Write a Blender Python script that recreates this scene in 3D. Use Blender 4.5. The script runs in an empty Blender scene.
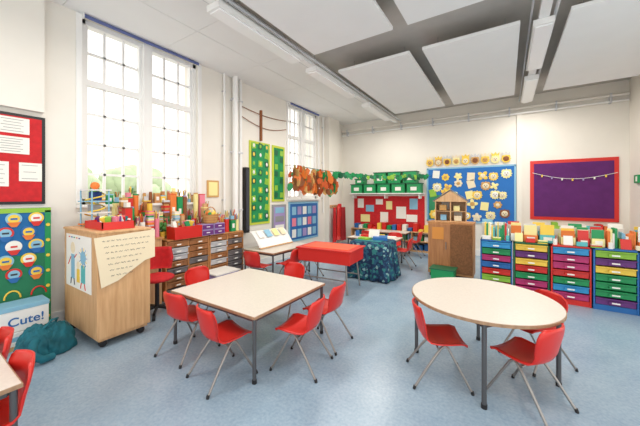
import bpy, math, random
from mathutils import Vector, Matrix
R = random.Random(7)

# ------------------------------------------------------------ materials
def lin(c):
    return tuple(((x/255)/12.92 if x/255 <= .04045 else ((x/255+.055)/1.055)**2.4) for x in c)
_m = {}
def mat(name, c, rough=.5, metal=0, var=0, scale=6, trans=0):
    if name in _m: return _m[name]
    m = bpy.data.materials.new(name); m.use_nodes = True
    nt = m.node_tree; b = nt.nodes['Principled BSDF']
    col = lin(c)
    b.inputs['Base Color'].default_value = (*col, 1)
    b.inputs['Roughness'].default_value = rough
    b.inputs['Metallic'].default_value = metal
    if trans: b.inputs['Transmission Weight'].default_value = trans
    if var:
        tc = nt.nodes.new('ShaderNodeTexCoord'); n = nt.nodes.new('ShaderNodeTexNoise')
        n.inputs['Scale'].default_value = scale; n.inputs['Detail'].default_value = 6
        r = nt.nodes.new('ShaderNodeValToRGB')
        r.color_ramp.elements[0].position = .35; r.color_ramp.elements[1].position = .65
        r.color_ramp.elements[0].color = (*[max(0, x*(1-var)) for x in col], 1)
        r.color_ramp.elements[1].color = (*[min(1, x*(1+var)) for x in col], 1)
        nt.links.new(tc.outputs['Object'], n.inputs['Vector'])
        nt.links.new(n.outputs['Fac'], r.inputs['Fac'])
        nt.links.new(r.outputs['Color'], b.inputs['Base Color'])
    _m[name] = m
    return m
def wood(name, c1, c2, scale=3):
    if name in _m: return _m[name]
    m = bpy.data.materials.new(name); m.use_nodes = True
    nt = m.node_tree; b = nt.nodes['Principled BSDF']; b.inputs['Roughness'].default_value = .5
    tc = nt.nodes.new('ShaderNodeTexCoord'); mp = nt.nodes.new('ShaderNodeMapping')
    mp.inputs['Scale'].default_value = (scale*4, scale*4, scale*.4)
    n = nt.nodes.new('ShaderNodeTexNoise'); n.inputs['Scale'].default_value = 2.5; n.inputs['Detail'].default_value = 5
    r = nt.nodes.new('ShaderNodeValToRGB')
    r.color_ramp.elements[0].position = .3; r.color_ramp.elements[1].position = .7
    r.color_ramp.elements[0].color = (*lin(c1), 1); r.color_ramp.elements[1].color = (*lin(c2), 1)
    nt.links.new(tc.outputs['Object'], mp.inputs['Vector']); nt.links.new(mp.outputs['Vector'], n.inputs['Vector'])
    nt.links.new(n.outputs['Fac'], r.inputs['Fac']); nt.links.new(r.outputs['Color'], b.inputs['Base Color'])
    _m[name] = m
    return m

WALL = mat('wall_paint', (236, 231, 221), .8, var=.02, scale=2)
WHITE = mat('white_gloss', (240, 239, 236), .4)
PANEL = mat('ceiling_panel_white', (243, 243, 241), .8, var=.01, scale=3)
CEIL = mat('ceiling_soffit', (196, 190, 182), .9, var=.03)
RED = mat('red_plastic', (212, 42, 34), .35)
REDF = mat('red_fabric', (198, 32, 38), .8, var=.1, scale=20)
STEEL = mat('chair_steel', (150, 146, 142), .35, .7)
DSTEEL = mat('dark_steel', (92, 92, 94), .4, .5)
BLACK = mat('black_plastic', (28, 28, 30), .5)
TOP = mat('table_laminate', (220, 210, 198), .35, var=.035, scale=60)
BEECH = wood('beech', (200, 152, 104), (222, 180, 132))
OAK = wood('oak', (178, 118, 66), (206, 148, 92))
EDGE = wood('table_edge', (150, 118, 90), (175, 140, 108))
BLUE = mat('blue', (34, 104, 172), .5)
DBLUE = mat('deep_blue', (24, 60, 130), .5)
LBLUE = mat('light_blue', (136, 188, 214), .5)
TEAL = mat('teal', (22, 120, 130), .6)
GREEN = mat('green', (24, 146, 84), .45)
DGREEN = mat('dark_green', (16, 96, 62), .5)
LIME = mat('lime', (140, 190, 60), .5)
YEL = mat('yellow', (242, 204, 76), .5)
LYEL = mat('pale_yellow', (244, 232, 160), .6)
ORG = mat('orange', (228, 122, 48), .5)
BRN = mat('brown', (140, 84, 46), .7)
PUR = mat('purple', (104, 46, 120), .5)
LIL = mat('lilac', (166, 148, 196), .5)
PINK = mat('pink', (230, 130, 150), .5)
PAPER = mat('paper', (240, 238, 230), .8)
CREAM = mat('cream_paper', (236, 222, 190), .8)
INK = mat('ink', (60, 62, 70), .8)
GREY = mat('grey', (150, 150, 150), .6)
LGREY = mat('light_grey', (205, 206, 208), .5)
CLEAR = mat('clear_tub', (215, 222, 226), .2)
LEAF = mat('leaf', (70, 130, 56), .6, var=.3, scale=12)
SMOKE = mat('smoke_tray', (128, 122, 122), .3)
TAN=mat('tan_card',(206,160,96),.8)
BRIGHT = [RED, BLUE, GREEN, YEL, ORG, PUR, LIME, TEAL, PINK, PAPER, LBLUE]

# ------------------------------------------------------------ mesh builder
class MB:
    def __init__(s): s.v=[]; s.f=[]; s.mi=[]; s.sm=[]; s.mats=[]
    def add(s, vs, fs, m, smooth=False, M=None):
        o = len(s.v)
        for p in vs: s.v.append(tuple(M @ Vector(p)) if M else tuple(p))
        if m not in s.mats: s.mats.append(m)
        k = s.mats.index(m)
        for f in fs: s.f.append([i+o for i in f]); s.mi.append(k); s.sm.append(smooth)
    def box(s, cx, cy, cz, sx, sy, sz, m, rz=0, rx=0, ry=0):
        M = Matrix.Translation((cx,cy,cz)) @ Matrix.Rotation(rz,4,'Z') @ Matrix.Rotation(ry,4,'Y') @ Matrix.Rotation(rx,4,'X')
        a,b,c = sx/2, sy/2, sz/2
        vs = [(x,y,z) for z in (-c,c) for y in (-b,b) for x in (-a,a)]
        s.add(vs, [(0,2,3,1),(4,5,7,6),(0,1,5,4),(2,6,7,3),(0,4,6,2),(1,3,7,5)], m, False, M)
    def bx(s, x0,x1,y0,y1,z0,z1,m): s.box((x0+x1)/2,(y0+y1)/2,(z0+z1)/2,abs(x1-x0),abs(y1-y0),abs(z1-z0),m)
    def cyl(s, p1, p2, r1, m, r2=None, seg=14):
        p1=Vector(p1); p2=Vector(p2); r2 = r1 if r2 is None else r2
        d=(p2-p1); L=d.length
        if L < 1e-6: return
        M = Matrix.Translation(p1) @ d.to_track_quat('Z','Y').to_matrix().to_4x4()
        vs=[]
        for z,r in ((0,r1),(L,r2)):
            for i in range(seg):
                a=2*math.pi*i/seg; vs.append((r*math.cos(a), r*math.sin(a), z))
        s.add(vs, [(i,(i+1)%seg,seg+(i+1)%seg,seg+i) for i in range(seg)], m, True, M)
        s.add(vs, [tuple(range(seg))[::-1], tuple(range(seg,2*seg))], m, False, M)
    def tube(s, pts, r, m, seg=8):
        pts=[Vector(p) for p in pts]; vs=[]; up=Vector((.13,.21,1)).normalized()
        for i,p in enumerate(pts):
            a=pts[max(0,i-1)]; b=pts[min(len(pts)-1,i+1)]
            t=(b-a).normalized()
            u=up.cross(t)
            if u.length<.05: u=Vector((1,0,0)).cross(t)
            u.normalize(); w=t.cross(u)
            for k in range(seg):
                an=2*math.pi*k/seg; vs.append(p+u*(r*math.cos(an))+w*(r*math.sin(an)))
        fs=[]
        for i in range(len(pts)-1):
            for k in range(seg):
                fs.append((i*seg+k,i*seg+(k+1)%seg,(i+1)*seg+(k+1)%seg,(i+1)*seg+k))
        s.add(vs,fs,m,True)
        n=len(pts)
        s.add(vs,[tuple(range(seg))[::-1],tuple(range((n-1)*seg,n*seg))],m)
    def ball(s, c, r, m, seg=12, rings=8, M=None):
        if not isinstance(r,(tuple,list)): r=(r,r,r)
        vs=[]; 
        for i in range(rings+1):
            th=math.pi*i/rings
            for k in range(seg):
                a=2*math.pi*k/seg
                vs.append((c[0]+r[0]*math.sin(th)*math.cos(a), c[1]+r[1]*math.sin(th)*math.sin(a), c[2]+r[2]*math.cos(th)))
        fs=[(i*seg+k,(i+1)*seg+k,(i+1)*seg+(k+1)%seg,i*seg+(k+1)%seg) for i in range(rings) for k in range(seg)]
        s.add(vs,fs,m,True,M)
    def prism(s, poly, h, m, M=None):
        n=len(poly)
        vs=[(x,y,0) for x,y in poly]+[(x,y,h) for x,y in poly]
        fs=[tuple(range(n))[::-1],tuple(range(n,2*n))]+[(i,(i+1)%n,n+(i+1)%n,n+i) for i in range(n)]
        s.add(vs,fs,m,False,M)
    def shell(s, P, th, m):
        nu=len(P); nv=len(P[0]); P=[[Vector(p) for p in row] for row in P]; Q=[]
        for i in range(nu):
            row=[]
            for j in range(nv):
                a=P[min(nu-1,i+1)][j]-P[max(0,i-1)][j]; b=P[i][min(nv-1,j+1)]-P[i][max(0,j-1)]
                n=a.cross(b); n.normalize(); row.append(P[i][j]+n*th)
            Q.append(row)
        vs=[p for r in P for p in r]+[p for r in Q for p in r]; N=nu*nv
        fs=[]
        for i in range(nu-1):
            for j in range(nv-1):
                a=i*nv+j; fs.append((a,a+nv,a+nv+1,a+1)[::-1]); fs.append((N+a,N+a+nv,N+a+nv+1,N+a+1))
        for j in range(nv-1):
            for i in (0,nu-1):
                a=i*nv+j; fs.append((a,a+1,N+a+1,N+a))
        for i in range(nu-1):
            for j in (0,nv-1):
                a=i*nv+j; fs.append((a,a+nv,N+a+nv,N+a))
        s.add(vs,fs,m,True)
    def obj(s, name, loc=(0,0,0), rz=0, bevel=0):
        me=bpy.data.meshes.new(name); me.from_pydata(s.v,[],s.f); me.update()
        for m in s.mats: me.materials.append(m)
        me.polygons.foreach_set('material_index', s.mi)
        me.polygons.foreach_set('use_smooth', s.sm)
        o=bpy.data.objects.new(name,me); bpy.context.collection.objects.link(o)
        o.location=loc; o.rotation_euler=(0,0,rz)
        if bevel:
            b=o.modifiers.new('bevel','BEVEL'); b.width=bevel; b.segments=2; b.limit_method='ANGLE'; b.angle_limit=math.radians(50)
        return o
def inst(o, name, loc, rz):
    n=bpy.data.objects.new(name,o.data); bpy.context.collection.objects.link(n)
    n.location=loc; n.rotation_euler=(0,0,rz)
    return n
def text_child(parent, body, size, loc, rot, m):
    c=bpy.data.curves.new('lettering','FONT'); c.body=body; c.size=size; c.extrude=.001; c.align_x='CENTER'; c.align_y='CENTER'; c.offset=.0015
    c.materials.append(m)
    o=bpy.data.objects.new('lettering',c); bpy.context.collection.objects.link(o)
    o.parent=parent; o.location=loc; o.rotation_euler=rot
    return o

XL, YB, H = -4.4, 8.1, 3.79
# ------------------------------------------------------------ floor
def floor_mat():
    m=bpy.data.materials.new('blue_vinyl'); m.use_nodes=True; nt=m.node_tree; b=nt.nodes['Principled BSDF']
    tc=nt.nodes.new('ShaderNodeTexCoord')
    n=nt.nodes.new('ShaderNodeTexNoise'); n.inputs['Scale'].default_value=1.8; n.inputs['Detail'].default_value=8; n.inputs['Roughness'].default_value=.7
    n2=nt.nodes.new('ShaderNodeTexNoise'); n2.inputs['Scale'].default_value=45; n2.inputs['Detail'].default_value=4
    mx=nt.nodes.new('ShaderNodeMath'); mx.operation='MULTIPLY_ADD'; mx.inputs[1].default_value=.45
    ad=nt.nodes.new('ShaderNodeMath'); ad.operation='MULTIPLY'; ad.inputs[1].default_value=.55
    r=nt.nodes.new('ShaderNodeValToRGB')
    r.color_ramp.elements[0].position=.35; r.color_ramp.elements[1].position=.68
    r.color_ramp.elements[0].color=(*lin((132,157,178)),1); r.color_ramp.elements[1].color=(*lin((166,186,201)),1)
    L=nt.links.new
    L(tc.outputs['Object'],n.inputs['Vector']); L(tc.outputs['Object'],n2.inputs['Vector'])
    L(n.outputs['Fac'],ad.inputs[0]); L(n2.outputs['Fac'],mx.inputs[0]); L(ad.outputs[0],mx.inputs[2])
    L(mx.outputs[0],r.inputs['Fac']); L(r.outputs['Color'],b.inputs['Base Color'])
    b.inputs['Roughness'].default_value=.27
    return m
f=MB(); f.bx(XL-.4,5,-4,YB+.3,-.1,0,floor_mat()); f.obj('floor')

# ------------------------------------------------------------ walls
W=MB()
x0,x1=XL-.4,XL
wins=[(1.36,2.95,1.38),(5.35,6.66,1.40)]
ys=-2.0
for a,b,sill in wins:
    W.bx(x0,x1,ys,a,0,H,WALL)
    W.bx(x0,x1,a,b,0,sill,WALL)
    ys=b
W.bx(x0,x1,ys,YB+.3,0,H,WALL)
W.obj('wall_left')
W=MB(); W.bx(XL,2.05,YB,YB+.3,0,H,WALL); W.obj('wall_back')
W=MB(); W.bx(2.05,2.35,4.6,YB+.3,0,H,WALL); W.obj('wall_right')
t=MB(); t.bx(XL,XL+.16,7.0,7.6,0,H,WALL); t.bx(XL,XL+.08,-.6,1.0,2.42,H,WALL); t.obj('trim_1')
t=MB(); t.bx(XL+.01,2.04,YB-.03,YB,0,.14,WHITE); t.obj('baseboard_back')
t=MB(); t.bx(XL,XL+.03,-2,6.99,0,.14,WHITE); t.obj('baseboard_left')
t=MB(); t.bx(XL-.1,XL+.07,1.3,3.0,1.345,1.38,WHITE); t.obj('trim_2',bevel=.004)
t=MB(); t.bx(XL-.1,XL+.07,5.3,6.7,1.365,1.40,WHITE); t.obj('trim_3',bevel=.004)
t=MB()
for y in (1.30,2.95,5.29,6.66): t.bx(XL,XL+.02,y,y+.06,1.40,H-.06,WHITE)
t.obj('trim_4',bevel=.003)

def window(name,y0,y1,z0,z1,rows,railrow,x=-4.53):
    w=MB(); fr=.055; mid=(y0+y1)/2
    w.bx(x-.05,x+.07,y0,y0+fr,z0,z1,WHITE); w.bx(x-.05,x+.07,y1-fr,y1,z0,z1,WHITE)
    w.bx(x-.05,x+.11,mid-.06,mid+.06,z0,z1,WHITE)
    w.bx(x-.05,x+.07,y0,y1,z0,z0+.07,WHITE); w.bx(x-.05,x+.07,y0,y1,z1-.06,z1,WHITE)
    for a,b in ((y0+fr,mid-.06),(mid+.06,y1-fr)):
        w.bx(x-.03,x+.04,a,a+.035,z0,z1,WHITE); w.bx(x-.03,x+.04,b-.035,b,z0,z1,WHITE)
        for k in (1,2):
            yy=a+(b-a)*k/3; w.bx(x-.018,x+.018,yy-.014,yy+.014,z0,z1,WHITE)
        for k in range(1,rows):
            zz=z0+(z1-z0)*k/rows; t=.014 if k!=railrow else .04
            w.bx(x-.02,x+(.018 if k!=railrow else .05),a,b,zz-t,zz+t,WHITE)
    return w.obj(name)
window('window_1',1.36,2.95,1.38,3.72,6,4)
window('window_2',5.35,6.66,1.40,3.72,6,4)
BL=mat('blind_blue',(96,108,158),.6)
def blind(y0,y1):
    b=MB(); b.cyl((XL+.035,y0,3.715),(XL+.035,y1,3.715),.022,BL)
    for y in (y0-.012,y1): b.bx(XL+.001,XL+.06,y,y+.012,3.68,3.739,WHITE)
    b.obj('window_blind_roll')
blind(1.37,2.94); blind(5.37,6.64)

o=MB(); o.bx(-40,XL-.5,-20,30,-.25,-.12,mat('playground',(215,215,210),.9)); o.obj('ground')
TREE=mat('tree_leaves',(190,206,170),.9,var=.12,scale=3)
for k,(ty,tx) in enumerate([(2.6,-10.5),(5.2,-12),(11,-12)]):
    tr=MB(); tr.cyl((0,0,-.12),(0,0,1.5),.12,BRN)
    for i in range(26):
        a=R.uniform(0,6.28); q=R.uniform(0,1.3)
        tr.ball((q*math.cos(a),q*math.sin(a),1.5+R.uniform(-.5,.7)),R.uniform(.25,.5),TREE,8,6)
    tr.obj('tree',(tx,ty,0))

# ------------------------------------------------------------ ceiling
c=MB(); c.bx(XL-.4,5,-2.5,YB+.3,H,H+.15,CEIL); c.obj('ceiling')
c=MB()
yy=-2.4
while yy<YB-.05:
    y2=min(yy+1.19,YB)
    for xx in (XL+.0,XL+.86):
        c.bx(xx,xx+.853,yy,y2-.003,H-.05,H-.004,PANEL)
    yy=y2+.002
c.obj('ceiling_tiles')
def raft(x0,x1,y0,y1,z=3.52):
    r=MB(); r.bx(x0,x1,y0,y1,z,z+.045,PANEL)
    for px in (x0+.15,x1-.15):
        for py in (y0+.3,y1-.3): r.cyl((px,py,z+.045),(px,py,H),.004,GREY,seg=6)
    r.obj('acoustic_ceiling_panel',bevel=.004)
for (ya,yb) in ((-1.9,.6),(.75,3.42),(4.12,7.0)):
    for (xa,xb) in ((-2.32,-1.16),(-.98,.14),(.60,1.88)):
        raft(xa,xb,ya,yb)
def lightrow(x,zb,segs):
    l=MB(); l.bx(x-.05,x+.05,-1.9,YB-.2,zb,zb+.07,WHITE)
    l.cyl((x+.11,-1.9,zb+.05),(x+.11,YB-.2,zb+.05),.018,LGREY); l.cyl((x-.12,-1.9,zb+.06),(x-.12,YB-.2,zb+.06),.012,LGREY)
    for a in segs:
        l.bx(x-.10,x+.10,a,a+1.45,zb-.07,zb-.001,WHITE)
        l.bx(x-.08,x+.08,a+.03,a+1.42,zb-.085,zb-.071,mat('diffuser',(250,250,248),.3))
    for k in range(6):
        y=-1.3+k*1.7; l.cyl((x,y,zb+.07),(x,y,H-.001),.006,GREY,seg=6)
    l.obj('fluorescent_light_row')
lightrow(-2.58,3.52,[-1.2,1.9,3.7,5.8])
lightrow(.37,3.56,[-.5,2.2,4.2,6.1])
# pipes
p=MB()
p.cyl((XL+.02,YB-.09,3.50),(2.03,YB-.09,3.50),.03,WALL); p.cyl((XL+.02,YB-.07,3.38),(2.03,YB-.07,3.38),.022,WHITE)
for k in range(8): p.bx(-4.2+k*.85,-4.17+k*.85,YB-.12,YB-.002,3.35,3.54,LGREY)
p.obj('heating_pipe')
p=MB(); p.bx(.21,.31,YB-.06,YB-.001,.14,3.36,WALL); p.obj('cable_trunking')
p=MB(); p.cyl((XL+.09,3.68,0.14),(XL+.09,3.68,H-.05),.055,WHITE); p.cyl((XL+.06,3.83,.14),(XL+.06,3.83,H-.05),.03,WHITE)
for z in (1.2,2.3,3.3): p.bx(XL+.002,XL+.1,3.62,3.86,z,z+.03,LGREY)
p.obj('vertical_pipe')
for y in (3.46,6.86):
    p=MB(); p.cyl((XL+.045,y,1.0),(XL+.045,y,H-.05),.02,WHITE)
    for z in (1.4,2.4,3.4): p.bx(XL+.002,XL+.05,y-.03,y+.03,z,z+.02,LGREY)
    p.obj('vertical_pipe')
p=MB()
for z,sag in ((3.05,.12),(3.25,.05)):
    p.tube([(XL+.03,3.90+i*.15,z-sag*math.sin(i/9*math.pi)) for i in range(10)],.008,BRN,6)
p.bx(XL+.002,XL+.05,4.4,4.44,2.65,3.3,BRN)
p.obj('wall_cable')

# ------------------------------------------------------------ furniture
def make_chair():
    c=MB()
    prof=[(.178,.312,.145,0),(.172,.333,.162,0),(.13,.343,.172,0),(.05,.335,.176,0),(-.04,.331,.174,.05),(-.10,.339,.168,.25),(-.137,.362,.158,.5),(-.158,.40,.150,.8),(-.170,.445,.158,1),(-.182,.50,.168,1),(-.192,.55,.168,1),(-.199,.588,.155,1),(-.203,.612,.118,1)]
    P=[]
    for (y,z,w,bk) in prof:
        P.append([(w*u, y+bk*.045*u*u, z+(1-bk)*.018*u*u - (bk>.9 and y<-.19)*.006*u*u) for u in [i/5-1 for i in range(11)]])
    c.shell(P,.007,RED)
    c.shell([[(x,y*1-.0,z) for (x,y,z) in row] for row in P],-.004,RED)
    for sx in (-1,1):
        c.tube([(sx*.185,.20,.012),(sx*.155,.11,.18),(sx*.135,.045,.305),(sx*.125,.02,.322),(sx*.135,-.01,.305),(sx*.158,-.11,.17),(sx*.18,-.215,.012)],.0095,STEEL)
        c.cyl((sx*.187,.204,0),(sx*.184,.198,.025),.012,BLACK,seg=8); c.cyl((sx*.182,-.22,0),(sx*.18,-.213,.025),.012,BLACK,seg=8)
    c.tube([(-.13,.03,.316),(.13,.03,.316)],.009,STEEL); c.tube([(-.13,-.03,.30),(.13,-.03,.30)],.008,STEEL)
    return c
ch0=None
def chair(x,y,face):
    global ch0
    rz=math.radians(face-90)
    if ch0 is None: ch0=make_chair().obj('classroom_chair',(x,y,0),rz)
    else: inst(ch0,'classroom_chair',(x,y,0),rz)
def rect_table(x,y,sx,sy,h,top=TOP,edge=EDGE,name='classroom_table'):
    t=MB(); a,b=sx/2,sy/2
    t.box(0,0,h-.012,sx,sy,.022,edge); t.box(0,0,h-.0005,sx-.012,sy-.012,.004,top)
    for s in (-1,1):
        t.box(0,s*(b-.05),h-.042,sx-.1,.025,.035,DSTEEL); t.box(s*(a-.05),0,h-.042,.025,sy-.1,.035,DSTEEL)
        for q in (-1,1):
            t.cyl((s*(a-.03),q*(b-.03),.015),(s*(a-.03),q*(b-.03),h-.024),.0155,DSTEEL); t.cyl((s*(a-.03),q*(b-.03),0),(s*(a-.03),q*(b-.03),.03),.019,BLACK)
    return t.obj(name,(x,y,0),0,.003)
rect_table(-2.24,2.12,1.18,1.05,.54)
chair(-1.98,1.56,80); chair(-2.56,1.62,94)
chair(-1.52,2.04,190); chair(-1.56,2.50,182)
chair(-3.02,2.12,2); chair(-2.32,2.80,-92)
def round_table(x,y,r,h):
    t=MB(); n=64
    circ=lambda q:[(q*math.cos(2*math.pi*i/n),q*math.sin(2*math.pi*i/n)) for i in range(n)]
    t.prism(circ(r),.022,EDGE,Matrix.Translation((0,0,h-.023))); t.prism(circ(r-.006),.003,TOP,Matrix.Translation((0,0,h-.001)))
    for k in range(4):
        a=math.radians(-84+90*k); q=r-.035
        px,py=q*math.cos(a),q*math.sin(a)
        t.cyl((px,py,.015),(px,py,h-.023),.0165,DSTEEL); t.cyl((px,py,0),(px,py,.03),.02,BLACK)
        a2=a+math.pi/2
        t.tube([(px,py,h-.045),((q)*math.cos(a2),(q)*math.sin(a2),h-.045)],.012,DSTEEL)
    t.obj('round_table',(x,y,0),0,.003)
round_table(-.185,2.85,.57,.62)
chair(-.47,2.51,24); chair(.13,2.57,150); chair(.22,3.22,222)
rect_table(-2.66,.0,1.18,.80,.54)
chair(-2.24,.27,-88); chair(-2.76,.28,-94)

# far tables
rect_table(-3.56,4.06,.72,1.1,.54)
chair(-3.08,3.80,182); chair(-3.06,4.30,178); chair(-3.40,3.36,95)
rect_table(-2.45,6.0,1.1,.6,.56)
chair(-1.80,5.95,182); chair(-2.2,6.50,-90); 
rect_table(-2.6,7.2,1.1,.45,.56)
chair(-1.90,7.15,180); chair(-2.9,6.80,85)
b=MB(); b.box(-.2,.05,.02,.24,.2,.04,RED); b.box(.15,0,.03,.16,.16,.06,YEL,rz=.4); b.box(.35,.08,.015,.2,.14,.03,PAPER,rz=.2); b.cyl((-.42,0,0),(-.42,0,.12),.045,BLUE); b.obj('activity_trays',(-2.45,6.0,.563))

# red water tray table
t=MB()
t.box(0,0,.46,.86,.56,.02,RED)
for s in (-1,1):
    t.box(0,s*.285,.55,.90,.02,.2,RED,rx=s*-.06); t.box(s*.44,0,.55,.02,.58,.2,RED,ry=s*.06)
    for q in (-1,1):
        t.tube([(s*.36,q*.22,.45),(s*.40,q*.26,0.01)],.014,STEEL)
t.box(0,0,.655,.96,.64,.02,RED); t.box(0,0,.668,.80,.48,.008,mat('orange_lid',(240,96,60),.4))
t.tube([(-.38,-.24,.2),(.38,-.24,.2)],.01,STEEL); t.tube([(-.38,.24,.2),(.38,.24,.2)],.01,STEEL)
t.obj('water_tray_table',(-2.4,4.02,0),.08,.006)
def cloth_mat():
    m=bpy.data.materials.new('patterned_cloth'); m.use_nodes=True; nt=m.node_tree; b=nt.nodes['Principled BSDF']; b.inputs['Roughness'].default_value=.85
    tc=nt.nodes.new('ShaderNodeTexCoord'); v=nt.nodes.new('ShaderNodeTexVoronoi'); v.inputs['Scale'].default_value=24
    r=nt.nodes.new('ShaderNodeValToRGB'); r.color_ramp.interpolation='CONSTANT'
    e=r.color_ramp.elements; e[0].color=(*lin((22,50,84)),1); e[1].position=.45; e[1].color=(*lin((34,84,112)),1)
    for pos,cc in ((.62,(44,120,120)),(.76,(130,170,170)),(.82,(20,44,78))):
        n=e.new(pos); n.color=(*lin(cc),1)
    nt.links.new(tc.outputs['Object'],v.inputs['Vector']); nt.links.new(v.outputs['Color'],r.inputs['Fac']); nt.links.new(r.outputs['Color'],b.inputs['Base Color'])
    return m
CL=cloth_mat()
t=MB()
n=72; prof=[(.0,.66),(.2,.66),(.335,.66),(.35,.645),(.36,.5),(.375,.3),(.40,.08),(.405,.015)]
P=[]
for q,z in prof:
    row=[]
    for k in range(n+1):
        a=2*math.pi*k/n; 
        sq=1/max(abs(math.cos(a)),abs(math.sin(a))); sq=min(sq,1.3)
        rip=(1+.09*math.sin(a*13+math.sin(a*5))*max(0,(.66-z)/.66)) if z<.645 else 1
        row.append((q*sq*math.cos(a)*rip,q*sq*math.sin(a)*rip*.85,z))
    P.append(row)
t.shell(P,.005,CL)
t.bx(-.27,.27,-.24,.24,.02,.62,OAK)
t.box(-.05,0,.672,.5,.42,.012,TEAL); t.box(.1,.1,.70,.26,.3,.06,BLUE,rz=.3); t.box(-.15,-.05,.69,.2,.14,.04,LIME,rz=-.2); t.box(-.02,.1,.77,.2,.02,.16,PAPER,rx=-.3)
t.obj('cloth_covered_table',(-2.06,4.98,0),.05)

# ---------------- tray units
TC=[RED,YEL,GREEN,BLUE,PUR,ORG,LIME,mat('magenta',(186,46,110),.4),mat('sky_plastic',(48,150,206),.4),RED]
def tray_unit(name,x,y,rz,w,h,d,rows,frame,pal,cols=1,seed=1,plinth=.07):
    r=random.Random(seed); t=MB(); th=.018
    t.bx(-w/2,-w/2+th,-d,0,0,h,frame); t.bx(w/2-th,w/2,-d,0,0,h,frame)
    t.bx(-w/2,w/2,-d,0,h-th,h,frame); t.bx(-w/2+th,w/2-th,-d,-.01,plinth-.02,plinth,frame); t.bx(-w/2+th,w/2-th,-d,-d+.01,plinth,h-th,frame)
    t.bx(-w/2+th,w/2-th,-.03,-.01,0,plinth-.02,frame)
    cw=(w-th*(cols+1))/cols; rh=(h-th-plinth)/rows
    for cc in range(cols):
        xc=-w/2+th+cw/2+cc*(cw+th)
        if cc: t.bx(xc-cw/2-th,xc-cw/2,-d,-.002,plinth,h-th,frame)
        for k in range(rows):
            m=pal[r.randrange(len(pal))]; z0=plinth+k*rh+.006; zh=rh-.022; out=r.choice([0,0,0,.012])
            t.box(xc,-d/2+.01+out,z0+zh/2,cw-.012,d-.04,zh,m)
            t.box(xc,.008+out,z0+zh+.003,cw-.004,.03,.010,m)
            t.box(xc,.014+out-.002,z0+zh*.45,cw*.34,.012,zh*.42,m)
            t.box(xc,.021+out-.002,z0+zh*.45,cw*.20,.002,zh*.24,PAPER)
    return t.obj(name,(x,y,0),rz,.002)
for k in range(5):
    tray_unit('tray_storage_unit',-.13+k*.435,5.17-k*.015,math.pi,.42,.80,.42,7,[BLUE,DGREEN,RED,BLUE,BLUE][k],TC,1,10+k)
WT=wood('wood_tray',(160,104,60),(186,128,80))
for yy_,sd in ((2.52,3),(3.23,4)):
    tray_unit('wooden_tray_unit',-3.98,yy_,-math.pi/2,.70,.86,.40,8,OAK,[SMOKE,WT,LGREY,SMOKE,WT],2,sd)

def bin_row(name,x0,x1,y,z,seed,pal,hmin=.12,hmax=.24,d=.2):
    r=random.Random(seed); b=MB(); x=x0
    while x<x1-.06:
        w=r.uniform(.10,.2); w=min(w,x1-x); m=r.choice(pal); hh=r.uniform(.09,.13)
        if r.random()<.7:
            b.bx(x,x+w-.01,y-d/2,y-d/2+.006,z,z+hh,m); b.bx(x,x+w-.01,y+d/2-.006,y+d/2,z,z+hh*1.3,m)
            b.bx(x,x+.006,y-d/2,y+d/2,z,z+hh,m); b.bx(x+w-.016,x+w-.01,y-d/2,y+d/2,z,z+hh,m); b.bx(x,x+w-.01,y-d/2,y+d/2,z,z+.006,m)
            b.box(x+w/2,y-d/2-.002,z+hh*.55,w*.5,.002,hh*.4,PAPER)
            yb=y-d/2+.03
            while yb<y+d/2-.02:
                b.box(x+w/2-.005,yb,z+.01+r.uniform(hmin,hmax)/2+.02,w*.8,.012,r.uniform(hmin,hmax),r.choice(pal+[PAPER]),rx=r.uniform(-.1,.1)); yb+=.028
        else:
            xx=x+.01
            while xx<x+w-.03:
                q=r.uniform(.012,.03); hh2=r.uniform(hmin,hmax); b.box(xx+q/2,y,z+hh2/2,q-.002,d*.8,hh2,r.choice(pal+[PAPER])); xx+=q
        x+=w
    return b.obj(name)
AQUA=mat('aqua',(90,184,186),.5)
PAST=[YEL,LYEL,AQUA,GREEN,RED,LBLUE,PAPER,ORG,LIME,PAPER,CREAM]
bin_row('book_bins',-.30,.62,5.35,.801,5,PAST,.12,.27)
bin_row('book_bins',.64,1.9,5.32,.801,6,PAST,.12,.27)
# loose things on the front half of the unit tops
r=random.Random(44); b=MB()
for i in range(15):
    x=-.26+i*.14; q=i%4; yy_=5.205-(x+.13)*.03
    if q==0: 
        b.box(x,yy_,.805+.03,.11,.04,.055,r.choice(PAST)); 
    elif q==1:
        for k in range(3): b.box(x,yy_,.809+.016*k,.11,.05,.014,r.choice(PAST),rz=.1*(k-1))
    elif q==2: b.cyl((x,yy_,.802),(x,yy_,.802+.08),.024,r.choice(PAST)); b.cyl((x,yy_,.88),(x+.01,yy_,.93),.004,r.choice(BRIGHT),seg=6)
    else: b.box(x,yy_+.015,.87,.10,.006,.13,r.choice([PAPER,LYEL,AQUA,RED]),rx=-.2)
b.obj('desk_items')
b=MB()
for i,(x,m,hh) in enumerate([(-.26,LBLUE,.3),(-.08,PAPER,.26),(.10,RED,.28),(.42,YEL,.28),(.62,LIME,.24),(.84,GREEN,.28),(1.04,AQUA,.26),(1.26,PAPER,.3)]):
    b.box(x,5.505,.801+hh/2,.15,.008,hh,m,rx=-.12); b.box(x,5.475,.801+hh*.42,.15,.008,hh*.8,PAPER,rx=.12)
b.obj('picture_books')
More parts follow.
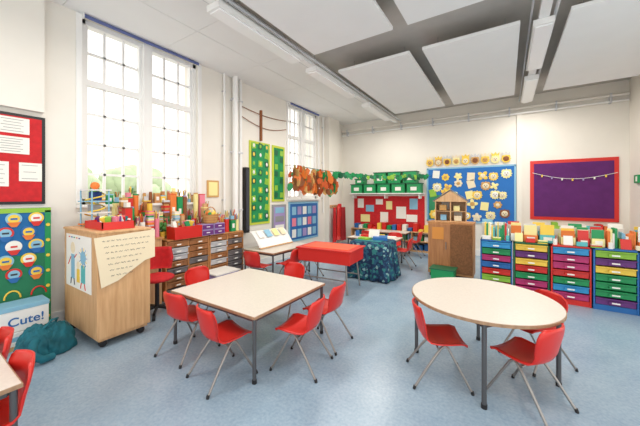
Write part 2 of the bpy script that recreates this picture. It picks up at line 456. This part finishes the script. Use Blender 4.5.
# ---------------- wooden cabinet with doll house
t=MB(); t.bx(-.375,.375,-.2,.2,.06,1.0,OAK); t.bx(-.35,.35,-.19,.19,0,.06,BLACK)
t.bx(-.385,.385,-.21,.21,.985,1.005,OAK); t.bx(-.36,.0,-.212,-.2,.1,.96,WT); t.bx(.01,.36,-.214,-.2,.1,.97,mat('brown_fabric',(132,88,54),.9,var=.2,scale=40))
for z in (.55,.60): t.cyl((-.06,-.235,z-.03),(-.06,-.235,z+.05),.008,STEEL)
t.box(-.2,-.216,.80,.2,.004,.22,mat('orange_wood',(214,140,60),.6))
t.obj('wooden_cupboard',(-.85,5.80,0),0,.004)
t=MB(); w=.26
t.bx(-w,w,-.14,.14,0,.02,BEECH); t.bx(-w,-w+.015,-.14,.14,.02,.38,BEECH); t.bx(w-.015,w,-.14,.14,.02,.38,BEECH); t.bx(-w,w,.125,.14,.02,.38,BEECH)
t.bx(-w,w,-.14,.14,.19,.20,BEECH); t.bx(-.01,.01,-.14,.12,.02,.38,BEECH); t.bx(-w,w,-.14,.14,.37,.38,BEECH)
t.prism([(-w-.03,0),(w+.03,0),(0,.2)],.3,BEECH,Matrix.Translation((0,.15,.37)) @ Matrix.Rotation(math.pi/2,4,'X'))
for s in (-1,1): t.box(s*.15,0,.485,.37,.32,.012,mat('roof_grey',(120,120,124),.7),ry=s*.61)
t.box(-.12,-.05,.08,.1,.08,.1,LBLUE); t.box(.12,-.04,.07,.12,.1,.09,CREAM); t.box(.1,-.04,.25,.1,.1,.09,LYEL); t.box(-.13,-.03,.26,.12,.1,.1,TAN)
t.box(-.1,.118,.29,.14,.004,.14,PAPER); t.box(.12,.118,.12,.14,.004,.12,PAPER)
t.obj('dolls_house',(-.86,5.78,1.008),.1)
t=MB(); t.bx(-.17,.17,-.12,.12,0,.02,GREEN)
for s in (-1,1): t.box(0,s*.13,.11,.36,.012,.21,GREEN,rx=s*-.06); t.box(s*.18,0,.11,.012,.26,.21,GREEN,ry=s*.06)
t.box(0,0,.22,.42,.31,.02,DGREEN)
t.obj('green_storage_box',(-.92,5.38,0),0,.004)

# ---------------- back wall displays
b=MB(); b.bx(.46,1.90,YB-.025,YB-.001,.95,2.27,RED); b.bx(.53,1.83,YB-.03,YB-.024,1.02,2.20,mat('purple_felt',(94,38,104),.95,var=.08,scale=8))
pts=[(.50+i*.086,YB-.05,2.0-.13*math.sin(i/16*math.pi)-.003*i) for i in range(17)]
b.tube(pts,.005,PAPER,6)
for i in range(2,16,2): b.box(pts[i][0],YB-.055,pts[i][2]-.02,.025,.012,.05,[PAPER,LIL,YEL][i%3])
b.obj('display_board_purple')
b=MB(); b.bx(-1.80,.20,YB-.025,YB-.001,.80,2.22,mat('board_blue',(40,112,188),.8)); 
for (xa,xb,za,zb) in ((-1.8,.2,2.18,2.22),(-1.8,.2,.8,.84),(-1.8,-1.76,.8,2.2),(.16,.2,.8,2.2)): b.bx(xa,xb,YB-.03,YB-.02,za,zb,LBLUE)
b.bx(-1.74,-1.1,YB-.03,YB-.024,.86,1.5,mat('board_green',(50,140,96),.8))
def flower(b,x,z,r,petal,inner,n=6,ph=0):
    for i in range(n):
        a=2*math.pi*i/n+ph
        M=Matrix.Translation((x+r*.5*math.cos(a),YB-.036-.001*(i%2),z+r*.5*math.sin(a)))
        b.ball((0,0,0),(r*.42,.004,r*.32),petal,12,6,M @ Matrix.Rotation(-a,4,'Y'))
    b.ball((x,YB-.040,z),(r*.4,.008,r*.4),inner,14,6)
def mask(b,x,z,r,mane,facec):
    n=12; poly=[]
    for i in range(n*2):
        q=r*(1 if i%2==0 else .78); a=math.pi*i/n; poly.append((q*math.cos(a),q*math.sin(a)))
    b.prism(poly,.008,mane,Matrix.Translation((x,YB-.03,z)) @ Matrix.Rotation(math.pi/2,4,'X'))
    b.ball((x,YB-.038,z),(r*.6,.012,r*.6),facec,16,6)
    for s in (-1,1):
        b.ball((x+s*r*.22,YB-.050,z+r*.12),(r*.08,.005,r*.1),INK,8,5); b.ball((x+s*r*.6,YB-.036,z+r*.6),(r*.2,.006,r*.2),mane,10,5)
    b.ball((x,YB-.050,z-r*.14),(r*.12,.006,r*.08),BRN,8,5); b.box(x,YB-.048,z-r*.32,r*.3,.004,r*.05,INK)
r2=random.Random(9)
for i in range(7):
    for j in range(5):
        x=-1.60+i*.265+r2.uniform(-.07,.07)+(j%2)*.1; z=1.0+j*.25+r2.uniform(-.06,.06)
        if x>.03: continue
        q=r2.random()
        if q<.45: flower(b,x,z,r2.uniform(.10,.15),r2.choice([YEL,CREAM,TAN,LYEL,CREAM,TAN]),r2.choice([CREAM,LYEL,TAN]),r2.choice([4,5,7]),r2.uniform(0,1))
        elif q<.8: mask(b,x,z,r2.uniform(.10,.13),r2.choice([LYEL,BRN,TAN,YEL]),r2.choice([CREAM,PAPER]))
        else: b.box(x,YB-.033,z,.17,.006,.2,r2.choice([CREAM,PAPER,LYEL,LIME]),ry=r2.uniform(-.3,.3))
b.obj('display_board_blue')
b=MB()
for i in range(9):
    x=-1.72+i*.215; z=2.36
    mask(b,x,z,.105,[YEL,TAN,YEL,LYEL][i%4],[TAN,CREAM,BRN][i%3])
    b.prism([(-.07,0),(.07,0),(.09,.11),(.035,.06),(0,.12),(-.035,.06),(-.09,.11)],.006,[CREAM,YEL,LGREY][i%3],Matrix.Translation((x,YB-.03,z+.06)) @ Matrix.Rotation(math.pi/2,4,'X'))
b.obj('paper_mask_row')
b=MB(); b.bx(-3.98,-1.86,YB-.025,YB-.001,.55,1.50,REDF); b.bx(-3.98,-1.86,YB-.03,YB-.024,1.47,1.5,PAPER)
for i,(x,z,w,h) in enumerate([(-3.75,1.25,.2,.28),(-3.45,1.1,.26,.2),(-3.15,1.3,.22,.16),(-2.85,1.2,.18,.24),(-2.5,1.0,.28,.34),(-2.15,1.25,.22,.3),(-2.2,.85,.3,.2),(-3.6,.8,.3,.22),(-3.0,.85,.24,.3)]):
    b.box(x,YB-.031,z,w,.006,h,[PAPER,LBLUE,PAPER,LYEL][i%4])
b.obj('display_board_red')
b=MB(); b.bx(-3.98,-1.86,YB-.36,YB-.001,1.53,1.555,WHITE); 
for x in (-3.9,-2.9,-1.95): b.bx(x,x+.02,YB-.3,YB-.03,1.40,1.53,WHITE)
b.obj('storage_shelf')
b=MB()
def tub(b,x,z,w=.40,h=.2,d=.3,m=GREEN):
    y=YB-.2
    b.bx(x-w/2+.02,x+w/2-.02,y-d/2+.01,y+d/2-.01,z,z+h-.03,m); b.bx(x-w/2,x+w/2,y-d/2,y+d/2,z+h-.03,z+h-.004,DGREEN)
    b.box(x,y-d/2+.008,z+h*.42,w*.4,.006,h*.36,PAPER)
for i in range(5): tub(b,-3.75+i*.42,1.557,h=.27)
for i in range(3): tub(b,-3.02+i*.42,1.83,h=.32,w=.39)
tub(b,-3.66,1.83,h=.16,w=.3,m=GREEN)
b.obj('green_storage_tubs')
b=MB(); 
b.bx(-3.9,-1.5,YB-.40,YB-.035,.0,.03,BEECH)
for z in (.28,.52): b.bx(-3.9,-1.5,YB-.40,YB-.035,z-.02,z,BEECH)
for i in range(5): b.bx(-3.9+i*.595,-3.88+i*.595,YB-.4,YB-.035,.03,.5,BEECH)
r=random.Random(3)
for i in range(16):
    x=-3.78+i*.145
    for z in (.03,.28): 
        hh=r.uniform(.1,.2); b.box(x,YB-.2,z+hh/2,.1,.2,hh,r.choice(BRIGHT))
    hh=r.uniform(.05,.22); b.box(x,YB-.2,.52+hh/2,.11,.2,hh,r.choice([RED,WHITE,PAPER,YEL,BLUE,GREEN]))
b.obj('low_bookshelf')
b=MB(); b.bx(-.045,-.001,-.09,.09,0,.15,GREEN); b.bx(-.048,-.044,-.07,.0,.03,.12,PAPER); b.obj('wall_sign_plate',(2.05,7.6,1.72))
b=MB(); b.bx(.45,1.9,YB-.42,YB-.04,0,.72,BEECH); b.bx(.42,1.93,YB-.44,YB-.035,.72,.75,BEECH)
for i in range(4): b.bx(.48+i*.355,.48+i*.355+.33,YB-.43,YB-.42,.06,.69,OAK)
r=random.Random(8)
for i in range(12):
    hh=r.uniform(.05,.2); b.box(.52+i*.115,YB-.24,.75+hh/2,.1,.2,hh,r.choice(PAST))
b.obj('low_cupboard')

# ---------------- left wall displays
def lboard(b,y0,y1,z0,z1,m,edge,x=XL,bw=.05):
    b.bx(x+.001,x+.022,y0,y1,z0,z1,edge); b.bx(x+.022,x+.027,y0+bw,y1-bw,z0+bw,z1-bw,m)
b=MB(); lboard(b,4.10,4.70,.88,2.62,mat('bd_green',(30,140,80),.8),mat('bd_lime',(196,206,70),.8))
for i in range(3):
    for j in range(9):
        y=4.21+i*.19; z=1.05+j*.185
        b.box(XL+.03,y,z,.006,.11,.13,[GREEN,DGREEN,LIME][(i*2+j)%3],rx=.2*((i+j)%3-1)); b.ball((XL+.034,y,z),(.004,.03,.04),[LIME,YEL,PAPER][(i+j)%3],8,6)
b.obj('display_board_green')
b=MB(); lboard(b,4.78,5.20,1.35,2.62,mat('bd_green',(30,140,80),.8),mat('bd_lime',(196,206,70),.8))
for i in range(2):
    for j in range(7): b.box(XL+.03,4.9+i*.18,1.5+j*.16,.006,.1,.12,[DGREEN,LIME,GREEN][(i+j)%3],rx=.2*((i+j)%3-1))
b.obj('display_board_green')
b=MB(); lboard(b,4.78,5.26,.62,1.28,LIL,GREY); 
for j in range(3): b.box(XL+.03,5.02,.75+j*.2,.005,.3,.13,[PAPER,GREY,LBLUE][j])
b.obj('notice_board')
b=MB(); lboard(b,5.36,6.64,.35,1.33,BLUE,LBLUE)
for i in range(5):
    for j in range(3): b.box(XL+.03,5.55+i*.22,.55+j*.28,.005,.16,.2,[PAPER,PINK,LBLUE,LBLUE,LIL,PAPER][(i*2+j)%6])
b.obj('display_board_pictures')
b=MB(); b.bx(XL+.001,XL+.02,3.12,3.36,1.46,1.76,TAN); b.bx(XL+.02,XL+.024,3.15,3.33,1.49,1.73,LYEL); b.obj('picture_frame')
b=MB(); b.bx(XL+.01,XL+.10,3.93,4.03,.75,2.05,BLACK); b.bx(XL+.10,XL+.105,3.94,4.02,.8,2.0,INK); b.obj('loudspeaker')
b=MB(); x=XL+.002; b.bx(x,x+.02,-.5,1.02,1.40,2.37,BLACK); b.bx(x+.02,x+.025,-.47,.99,1.43,2.34,REDF)
def paper(b,y,z,w,h,m=PAPER,lines=5,x=x,rx=0):
    b.box(x+.028,y,z,.003,w,h,m,rx=rx)
    for k in range(lines): b.box(x+.0305,y-w*.04,z+h*(.36-.72*k/max(1,lines-1)),.002,w*(.7-.15*(k%2)),.005,GREY,rx=rx)
paper(b,.77,2.24,.24,.17,lines=5); paper(b,.76,2.03,.26,.18,lines=6); paper(b,.90,1.75,.18,.2,lines=3); paper(b,.66,1.72,.15,.26,lines=5); paper(b,.43,2.1,.22,.3); paper(b,.44,1.7,.2,.26)
b.obj('pin_board')
b=MB(); b.bx(XL+.03,XL+.09,-.5,1.05,.05,1.36,mat('bd_blue2',(28,104,164),.8)); xx=XL+.09
b.bx(xx,xx+.004,-.5,1.05,.05,.86,mat('bd_green2',(36,120,84),.8))
b.bx(xx,xx+.008,-.5,1.05,1.31,1.36,LIME); b.bx(xx,xx+.008,1.0,1.05,.05,1.33,GREEN)
for j in range(7):
    b.cyl((xx,1.025,.15+j*.17),(xx+.012,1.025,.15+j*.17),.018,YEL,seg=10)
for i in range(8):
    for j in range(5):
        y=.93-i*.17-(j%2)*.06; z=1.25-j*.145
        rr=.062
        b.cyl((xx,y,z),(xx+.01,y,z),rr,[YEL,PAPER,BLUE,LBLUE,YEL,RED][(i*3+j*2)%6],seg=20); b.cyl((xx+.01,y,z),(xx+.014,y,z),rr*.72,[PAPER,YEL,LBLUE][(i+j)%3],seg=20)
        b.box(xx+.016,y,z,.003,.05,.018,[RED,BLUE,INK][(i+j)%3])
        b.prism([(-.05,0),(.05,0),(.02,-.05),(-.02,-.05)],.003,[RED,ORG,BLUE][(i+j)%3],Matrix(((0,0,1,xx+.012),(1,0,0,y),(0,1,0,z-.035),(0,0,0,1))))
for i in range(6):
    b.tube([(xx+.008,.95-i*.2+.06*math.cos(k/8*math.pi),.42+.08*math.sin(k/8*math.pi)) for k in range(9)],.008,[RED,YEL,LBLUE][i%3],6)
b.obj('display_board_balloons')
b=MB(); b.bx(-.12,.12,-.30,.26,.0,.24,WHITE); b.bx(-.125,.125,-.305,.265,.205,.25,LBLUE); o=b.obj('storage_carton',(-4.12,.70,.165),0,.004)
text_child(o,'Cute!',.115,(.1215,.095,.095),(math.pi/2,0,math.pi/2),BLUE)
b=MB(); 
for i,m in enumerate([BEECH,PAPER,LBLUE,WHITE]): b.box(0,0,.02+i*.04,.32-.01*i,.60,.038,m,rz=.02*i)
b.obj('board_game_stack',(-4.12,.62,0))
def heap(s,m,seed):
    r=random.Random(seed); h=MB(); P=[]; ph=[r.uniform(0,6) for _ in range(8)]
    nu,nv=36,90
    for i in range(nu+1):
        th=math.pi/2*i/nu; row=[]
        for k in range(nv+1):
            a=2*math.pi*k/nv; st=math.sin(th)
            q=1+.12*math.sin(3*a+ph[0]+2*th)+.10*abs(math.sin(5*a+ph[1]-5*th))+.05*abs(math.sin(9*a+ph[2]+7*th))
            z=math.cos(th)*(1+.25*math.sin(3*a+ph[3])*st)+st*(.10*(1-abs(math.sin(4*a+ph[4]+9*th)))+.06*(1-abs(math.sin(7*a+ph[5]-11*th))))*math.cos(th)*1.6
            row.append((s[0]*st*q*math.cos(a),s[1]*st*q*math.sin(a),max(0.002,s[2]*z)))
        P.append(row)
    h.shell(P,.004,m); 
    return h
TEALC=mat('teal_cloth',(18,98,112),.8,var=.25,scale=10)
h=heap((.17,.20,.25),TEALC,3)
h.tube([(.08,-.05,.2),(.17,-.10,.17),(.23,-.12,.10),(.25,-.06,.04),(.22,.02,.03)],.032,TEALC,10)
h.tube([(-.02,.08,.22),(.02,.10,.30),(.06,.05,.31),(.07,-.02,.24)],.010,TEALC,8)
h.obj('coat_heap',(-3.68,.84,.005))

# ---------------- mobile cabinet with posters
t=MB(); x0,x1,y0,y1=-4.16,-3.28,1.13,1.62
t.bx(x0,x1,y0,y1,.10,1.12,BEECH); t.bx(x0-.01,x1+.01,y0-.01,y1+.01,1.12,1.145,BEECH); t.bx(x0+.02,x1-.02,y0+.02,y1-.02,.07,.10,BEECH)
for px in (x0+.07,x1-.07):
    for py in (y0+.07,y1-.07): t.cyl((px-.02,py,.035),(px+.02,py,.035),.035,BLACK); t.box(px,py,.065,.04,.03,.03,STEEL)
t.obj('mobile_cabinet',bevel=.006)
b=MB(); yf=y0-.004
b.box(-3.74,yf,.80,.68,.005,.56,PAPER)
def stroke(b,pts,m,rr=.005): b.tube(pts,rr,m,6)
b.box(-3.88,yf-.003,.74,.10,.002,.26,LBLUE); b.cyl((-3.88,yf-.002,.94),(-3.88,yf-.005,.94),.06,CREAM,seg=16)
b.cyl((-3.6,yf-.002,.86),(-3.6,yf-.005,.86),.07,LBLUE,seg=16); b.box(-3.6,yf-.003,.69,.11,.002,.18,AQUA)
b.box(-3.73,yf-.003,.66,.08,.002,.14,YEL); b.cyl((-3.73,yf-.002,.77),(-3.73,yf-.005,.77),.04,CREAM,seg=14)
for dx in (-.04,.04): stroke(b,[(-3.88+dx,yf-.004,.62),(-3.88+dx*1.3,yf-.004,.55)],INK); stroke(b,[(-3.6+dx,yf-.004,.60),(-3.6+dx*1.6,yf-.004,.54)],RED)
stroke(b,[(-3.93,yf-.004,.84),(-4.01,yf-.004,.75)],RED); stroke(b,[(-3.83,yf-.004,.84),(-3.77,yf-.004,.88)],RED)
for k in range(14): 
    a=k/14*6.28; b.tube([(-3.6+.07*math.cos(a),yf-.004,.86+.07*math.sin(a)),(-3.6+.105*math.cos(a),yf-.004,.86+.105*math.sin(a))],.003,YEL if k%2 else BLUE,5)
for k in range(5): b.box(-3.98+k*.07,yf-.003,1.05,.04,.002,.012,[RED,BLUE,GREEN,ORG,PUR][k])
b.obj('childrens_painting')
b=MB(); xf=x1+.014
b.prism([(1.10,1.09),(1.66,1.12),(1.66,.82),(1.56,.80),(1.30,.64),(1.16,.60)],.003,CREAM,Matrix(((0,0,1,xf),(1,0,0,0),(0,1,0,0),(0,0,0,1))))
for k in range(7):
    y=1.17+k*.012
    while y<1.60-k*.03:
        w_=.018+.02*((k*7+int(y*100))%3)/2
        b.tube([(xf+.004,y+w_*q/4,1.05-k*.058+.007*math.sin(q*2.4+k+y*40)) for q in range(5)],.0018,INK,4); y+=w_+.018
b.obj('handwritten_poster')
b=MB()
b.bx(-3.80,-3.36,1.2,1.5,1.147,1.16,RED)
for (a,bb,c,d) in ((-3.80,-3.36,1.2,1.21),(-3.80,-3.36,1.49,1.5),(-3.80,-3.79,1.2,1.5),(-3.37,-3.36,1.2,1.5)): b.bx(a,bb,c,d,1.16,1.225,RED)
r=random.Random(21)
for i in range(20): b.box(r.uniform(-3.75,-3.42),r.uniform(1.25,1.45),1.22,.05,.05,.11,r.choice(BRIGHT),rz=r.uniform(0,3),rx=r.uniform(-.4,.4))
b.obj('red_craft_tray')
b=MB()
for sx in (-.1,.1):
    for sy in (-.09,.09): b.cyl((sx,sy,0),(sx,sy,.42),.008,LBLUE,seg=8)
for z,m in ((.02,ORG),(.15,WHITE),(.28,LBLUE),(.41,WHITE)): b.box(0,0,z,.24,.22,.012,m)
b.tube([(.1*math.cos(k*.6),.09*math.sin(k*.6),.04+k*.014) for k in range(26)],.009,YEL,6); b.ball((0,0,.46),.045,ORG); b.ball((.02,.03,.07),.04,PUR)
b.box(.02,-.02,.2,.1,.08,.08,GREY); b.box(-.03,.02,.34,.09,.09,.1,DBLUE)
b.obj('toy_tower',(-4.0,1.36,1.147),.2)

# ---------------- clutter along window wall
def clutter(name,x0,x1,y0,y1,z,seed,pal,hmin=.06,hmax=.22,cell=.12):
    r=random.Random(seed); b=MB(); 
    nx=max(1,round((x1-x0)/cell)); ny=max(1,round((y1-y0)/cell)); 
    for i in range(nx):
        for j in range(ny):
            cx=x0+(i+.5)*(x1-x0)/nx; cy=y0+(j+.5)*(y1-y0)/ny; w=(x1-x0)/nx*.9; d=(y1-y0)/ny*.9
            hh=r.uniform(hmin,hmax)*(1.25-.4*i/max(1,nx-1)); m=r.choice(pal); q=r.random()
            if q<.3:
                b.box(cx,cy,z+hh/2,w,d,hh,m,rz=r.uniform(-.12,.12)); b.box(cx,cy,z+hh+.008,w*1.02,d*1.02,.014,r.choice(pal)); b.box(cx+w/2+.001,cy,z+hh/2,.002,d*.5,hh*.4,PAPER)
                if r.random()<.6: b.box(cx,cy,z+hh+.045,w*.7,d*.6,.06,r.choice(pal),rz=r.uniform(-.8,.8))
            elif q<.45:
                b.cyl((cx,cy,z),(cx,cy,z+hh),min(w,d)*.42,m); b.cyl((cx,cy,z+hh),(cx,cy,z+hh+.02),min(w,d)*.36,r.choice(pal))
            elif q<.75:
                rr=min(w,d)*.38; b.cyl((cx,cy,z),(cx,cy,z+hh*.6),rr,m)
                for k in range(10):
                    a=k*.7; b.cyl((cx,cy,z+hh*.3),(cx+rr*1.2*math.cos(a),cy+rr*1.2*math.sin(a),z+hh*.6+.07+.02*(k%3)),.006,r.choice(pal),seg=6)
            elif q<.9:
                zz=z
                while zz<z+hh: 
                    t=r.uniform(.015,.035); b.box(cx,cy,zz+t/2,w*r.uniform(.8,1),d*r.uniform(.8,1),t,r.choice(pal),rz=r.uniform(-.15,.15)); zz+=t
            else:
                b.cyl((cx,cy,z),(cx,cy,z+.1),w*.32,m,r2=w*.42)
                for k in range(14): b.ball((cx+r.uniform(-.04,.04),cy+r.uniform(-.04,.04),z+.12+r.uniform(0,.1)),(.02,.026,.03),LEAF,7,5)
    return b.obj(name)
MUTE=[YEL,LYEL,OAK,BEECH,CREAM,PAPER,GREEN,ORG,BRN,LGREY,RED,LBLUE,LIL,PINK,RED,TAN]
clutter('craft_supplies',-4.36,-4.16,2.20,3.10,.862,31,MUTE,.30,.58,.10)
clutter('craft_supplies',-4.36,-4.02,3.12,3.56,.862,32,MUTE,.14,.44,.10)
clutter('windowsill_toys',-4.395,-4.335,1.42,2.90,1.381,36,[YEL,OAK,LYEL,CREAM,GREEN,TAN,BRN,LGREY,LBLUE],.06,.18,.085)
b=MB(); b.bx(-.10,.10,-.21,.21,0,.015,RED)
for s in (-1,1): b.box(0,s*.21,.09,.22,.012,.18,RED,rx=-s*.05); b.box(s*.10,0,.09,.012,.42,.18,RED,ry=s*.05)
r=random.Random(5)
for i in range(14): b.box(r.uniform(-.06,.06),r.uniform(-.16,.16),.18,.05,.06,.14,r.choice(MUTE),rx=r.uniform(-.5,.5),rz=r.uniform(0,3))
b.obj('red_crate',(-4.02,2.48,.862),0,.003)
b=MB()
for i in range(2):
    for j in range(2):
        y=-.11+i*.22; b.box(0,y,.045+j*.09,.18,.205,.086,LIL); b.box(.092,y,.045+j*.09,.006,.19,.066,PUR); b.box(.098,y,.045+j*.09,.01,.06,.014,WHITE)
b.obj('desktop_drawers',(-4.03,2.93,.862),0,.003)
# wicker basket on the drawers
b=MB()
for k in range(7):
    z=.01+k*.02; rr=.075+.004*k
    b.tube([(rr*math.cos(a*.314)*(1+.03*(-1)**(a+k)),rr*1.3*math.sin(a*.314),z) for a in range(21)],.011,TAN if k%2 else OAK,6)
b.cyl((0,0,.0),(0,0,.02),.07,OAK)
for k in range(12): b.ball((.05*math.cos(k*1.9),.07*math.sin(k*1.3),.15+.015*(k%3)),.03,[YEL,LYEL,CREAM,GREEN,ORG][k%5],8,6)
b.tube([(0,.1*math.cos(k/10*math.pi),.13+.13*math.sin(k/10*math.pi)) for k in range(11)],.008,OAK,6)
b.obj('wicker_basket',(-4.03,2.93,1.045))
b=MB(); b.bx(-4.36,-3.98,1.66,2.12,.0,.9,BEECH); b.bx(-4.37,-3.96,1.65,2.14,.9,.92,OAK); b.obj('side_cupboard',bevel=.004)
clutter('teaching_resources',-4.36,-3.98,1.66,2.12,.922,40,MUTE,.24,.54,.10)
b=MB(); b.bx(-.15,.15,-.2,.2,0,.02,LIL)
for s in (-1,1): b.box(0,s*.2,.15,.32,.012,.3,LIL,rx=-s*.06); b.box(s*.155,0,.15,.012,.41,.3,LIL,ry=s*.06)
b.box(0,0,.31,.37,.46,.02,PAPER)
b.obj('lilac_storage_box',(-3.75,2.92,0),0,.003)
# white display rack on far table
b=MB()
P=[[( x, y, .30*math.sin(i/8*1.4)) for y in [j/6*.9-.45 for j in range(7)]] for i,x in enumerate([.14-.035*i for i in range(9)])]
b.shell(P,.01,WHITE)
b.box(.12,0,.012,.05,.9,.02,BEECH)
for i in range(4): b.box(-.01,-.3+i*.2,.24,.004,.14,.16,[PAPER,LBLUE,LYEL,CREAM][i],ry=-.75)
b.obj('book_display_rack',(-3.72,4.06,.55),0)

# office chair
b=MB()
for k in range(5):
    a=k*2*math.pi/5+.3; b.tube([(0,0,.10),(.2*math.cos(a),.2*math.sin(a),.07)],.018,BLACK); b.cyl((.2*math.cos(a)-.015,.2*math.sin(a),.03),(.2*math.cos(a)+.015,.2*math.sin(a),.03),.03,BLACK)
b.cyl((0,0,.08),(0,0,.42),.025,BLACK); b.ball((0,0,.46),(.2,.2,.05),REDF,20,8)
b.tube([(0,-.13,.43),(0,-.22,.5),(0,-.22,.66)],.018,BLACK)
P=[[(u*.17*(1-.15*abs(v)), -.19+.05*u*u, .68+v*.14) for u in [i/4-1 for i in range(9)]] for v in [j/4-1 for j in range(9)]]
b.shell(P,.04,REDF)
b.obj('office_chair',(-3.68,1.90,0),-2.2)

# ---------------- garland
def garland():
    a=Vector((XL+.22,5.25,2.20)); e=Vector((-1.70,YB-.45,2.02)); n=60; pts=[]
    for i in range(n+1):
        t=i/n; p=a.lerp(e,t); p.z-=.12*math.sin(math.pi*t); pts.append(p)
    b=MB(); b.tube(pts,.008,DGREEN,6); b.cyl((XL+.005,5.25,2.20),pts[0],.006,STEEL,seg=6); b.cyl((-1.70,YB-.005,2.02),pts[-1],.006,STEEL,seg=6)
    r=random.Random(2)
    leaf=lambda s:[(0,0),(.35*s,-.3*s),(.25*s,-.75*s),(0,-1.0*s),(-.25*s,-.75*s),(-.35*s,-.3*s)]
    BRN2=mat('rust_leaf',(196,88,40),.8)
    for i,p in enumerate(pts):
        t=i/n
        if t<.30:
            for q in range(9):
                s=r.uniform(.15,.25); M=Matrix.Translation((p.x+r.uniform(-.06,.10),p.y,p.z-r.uniform(-.03,.46))) @ Matrix.Rotation(r.uniform(-.6,.9),4,'Z') @ Matrix.Rotation(r.uniform(-.7,.7),4,'Y') @ Matrix.Rotation(math.pi/2,4,'X')
                b.prism(leaf(s),.004,r.choice([BRN2,ORG,BRN2,BRN,ORG,TAN,GREEN]),M)
        else:
            for q in range(2):
                s=r.uniform(.10,.16); M=Matrix.Translation((p.x,p.y,p.z+.04-r.uniform(0,.06))) @ Matrix.Rotation(r.uniform(-.3,1.0),4,'Z') @ Matrix.Rotation(r.uniform(-1.1,1.1),4,'Y') @ Matrix.Rotation(math.pi/2,4,'X')
                b.prism(leaf(s),.004,r.choice([GREEN,DGREEN,GREEN,LIME]),M)
    b.obj('leaf_garland')
garland()
b=MB(); b.bx(-.02,0,-.30,.27,.98,1.06,BEECH)
for k in range(4):
    y=-.23+k*.15; b.cyl((.0,y,1.02),(.06,y,1.03),.008,STEEL,seg=8)
    P=[[(.10+.03*math.sin(u*5+k)+.04*(k%2), y+u*(.06+.06*(1-v)), .05*(k%3)+v*.99) for u in [i/5-1 for i in range(11)]] for v in [j/6 for j in range(7)]]
    b.shell(P,.012,[REDF,RED,REDF,mat('dk_red',(150,24,30),.8)][k])
b.obj('hanging_aprons',(XL+.19,7.32,.15))

# ------------------------------------------------------------ light
w=bpy.data.worlds.new('World'); bpy.context.scene.world=w; w.use_nodes=True
bg=w.node_tree.nodes['Background']; bg.inputs['Color'].default_value=(1,.98,.95,1); bg.inputs['Strength'].default_value=2.0
def area(name,loc,rot,sx,sy,e,col=(1,1,1)):
    l=bpy.data.lights.new(name,'AREA'); l.shape='RECTANGLE'; l.size=sx; l.size_y=sy; l.energy=e; l.color=col
    o=bpy.data.objects.new(name,l); bpy.context.collection.objects.link(o); o.location=loc; o.rotation_euler=rot
for y in (1.2,4.4,6.5): area('fluorescent_lamp',(-2.58,y,3.42),(0,0,0),.2,1.4,36,(1,.95,.88))
for y in (1.5,4.9,6.8): area('fluorescent_lamp',(.37,y,3.46),(0,0,0),.2,1.4,36,(1,.95,.88))

cam=bpy.data.cameras.new('camera'); co=bpy.data.objects.new('camera',cam); bpy.context.collection.objects.link(co)
co.location=(0,0,1.5); co.rotation_euler=(math.pi/2,0,math.radians(33.04))
cam.sensor_width=36; cam.lens=16.09; cam.shift_y=-18/640; cam.clip_start=.05
bpy.context.scene.camera=co
bpy.context.scene.view_settings.view_transform='Standard'
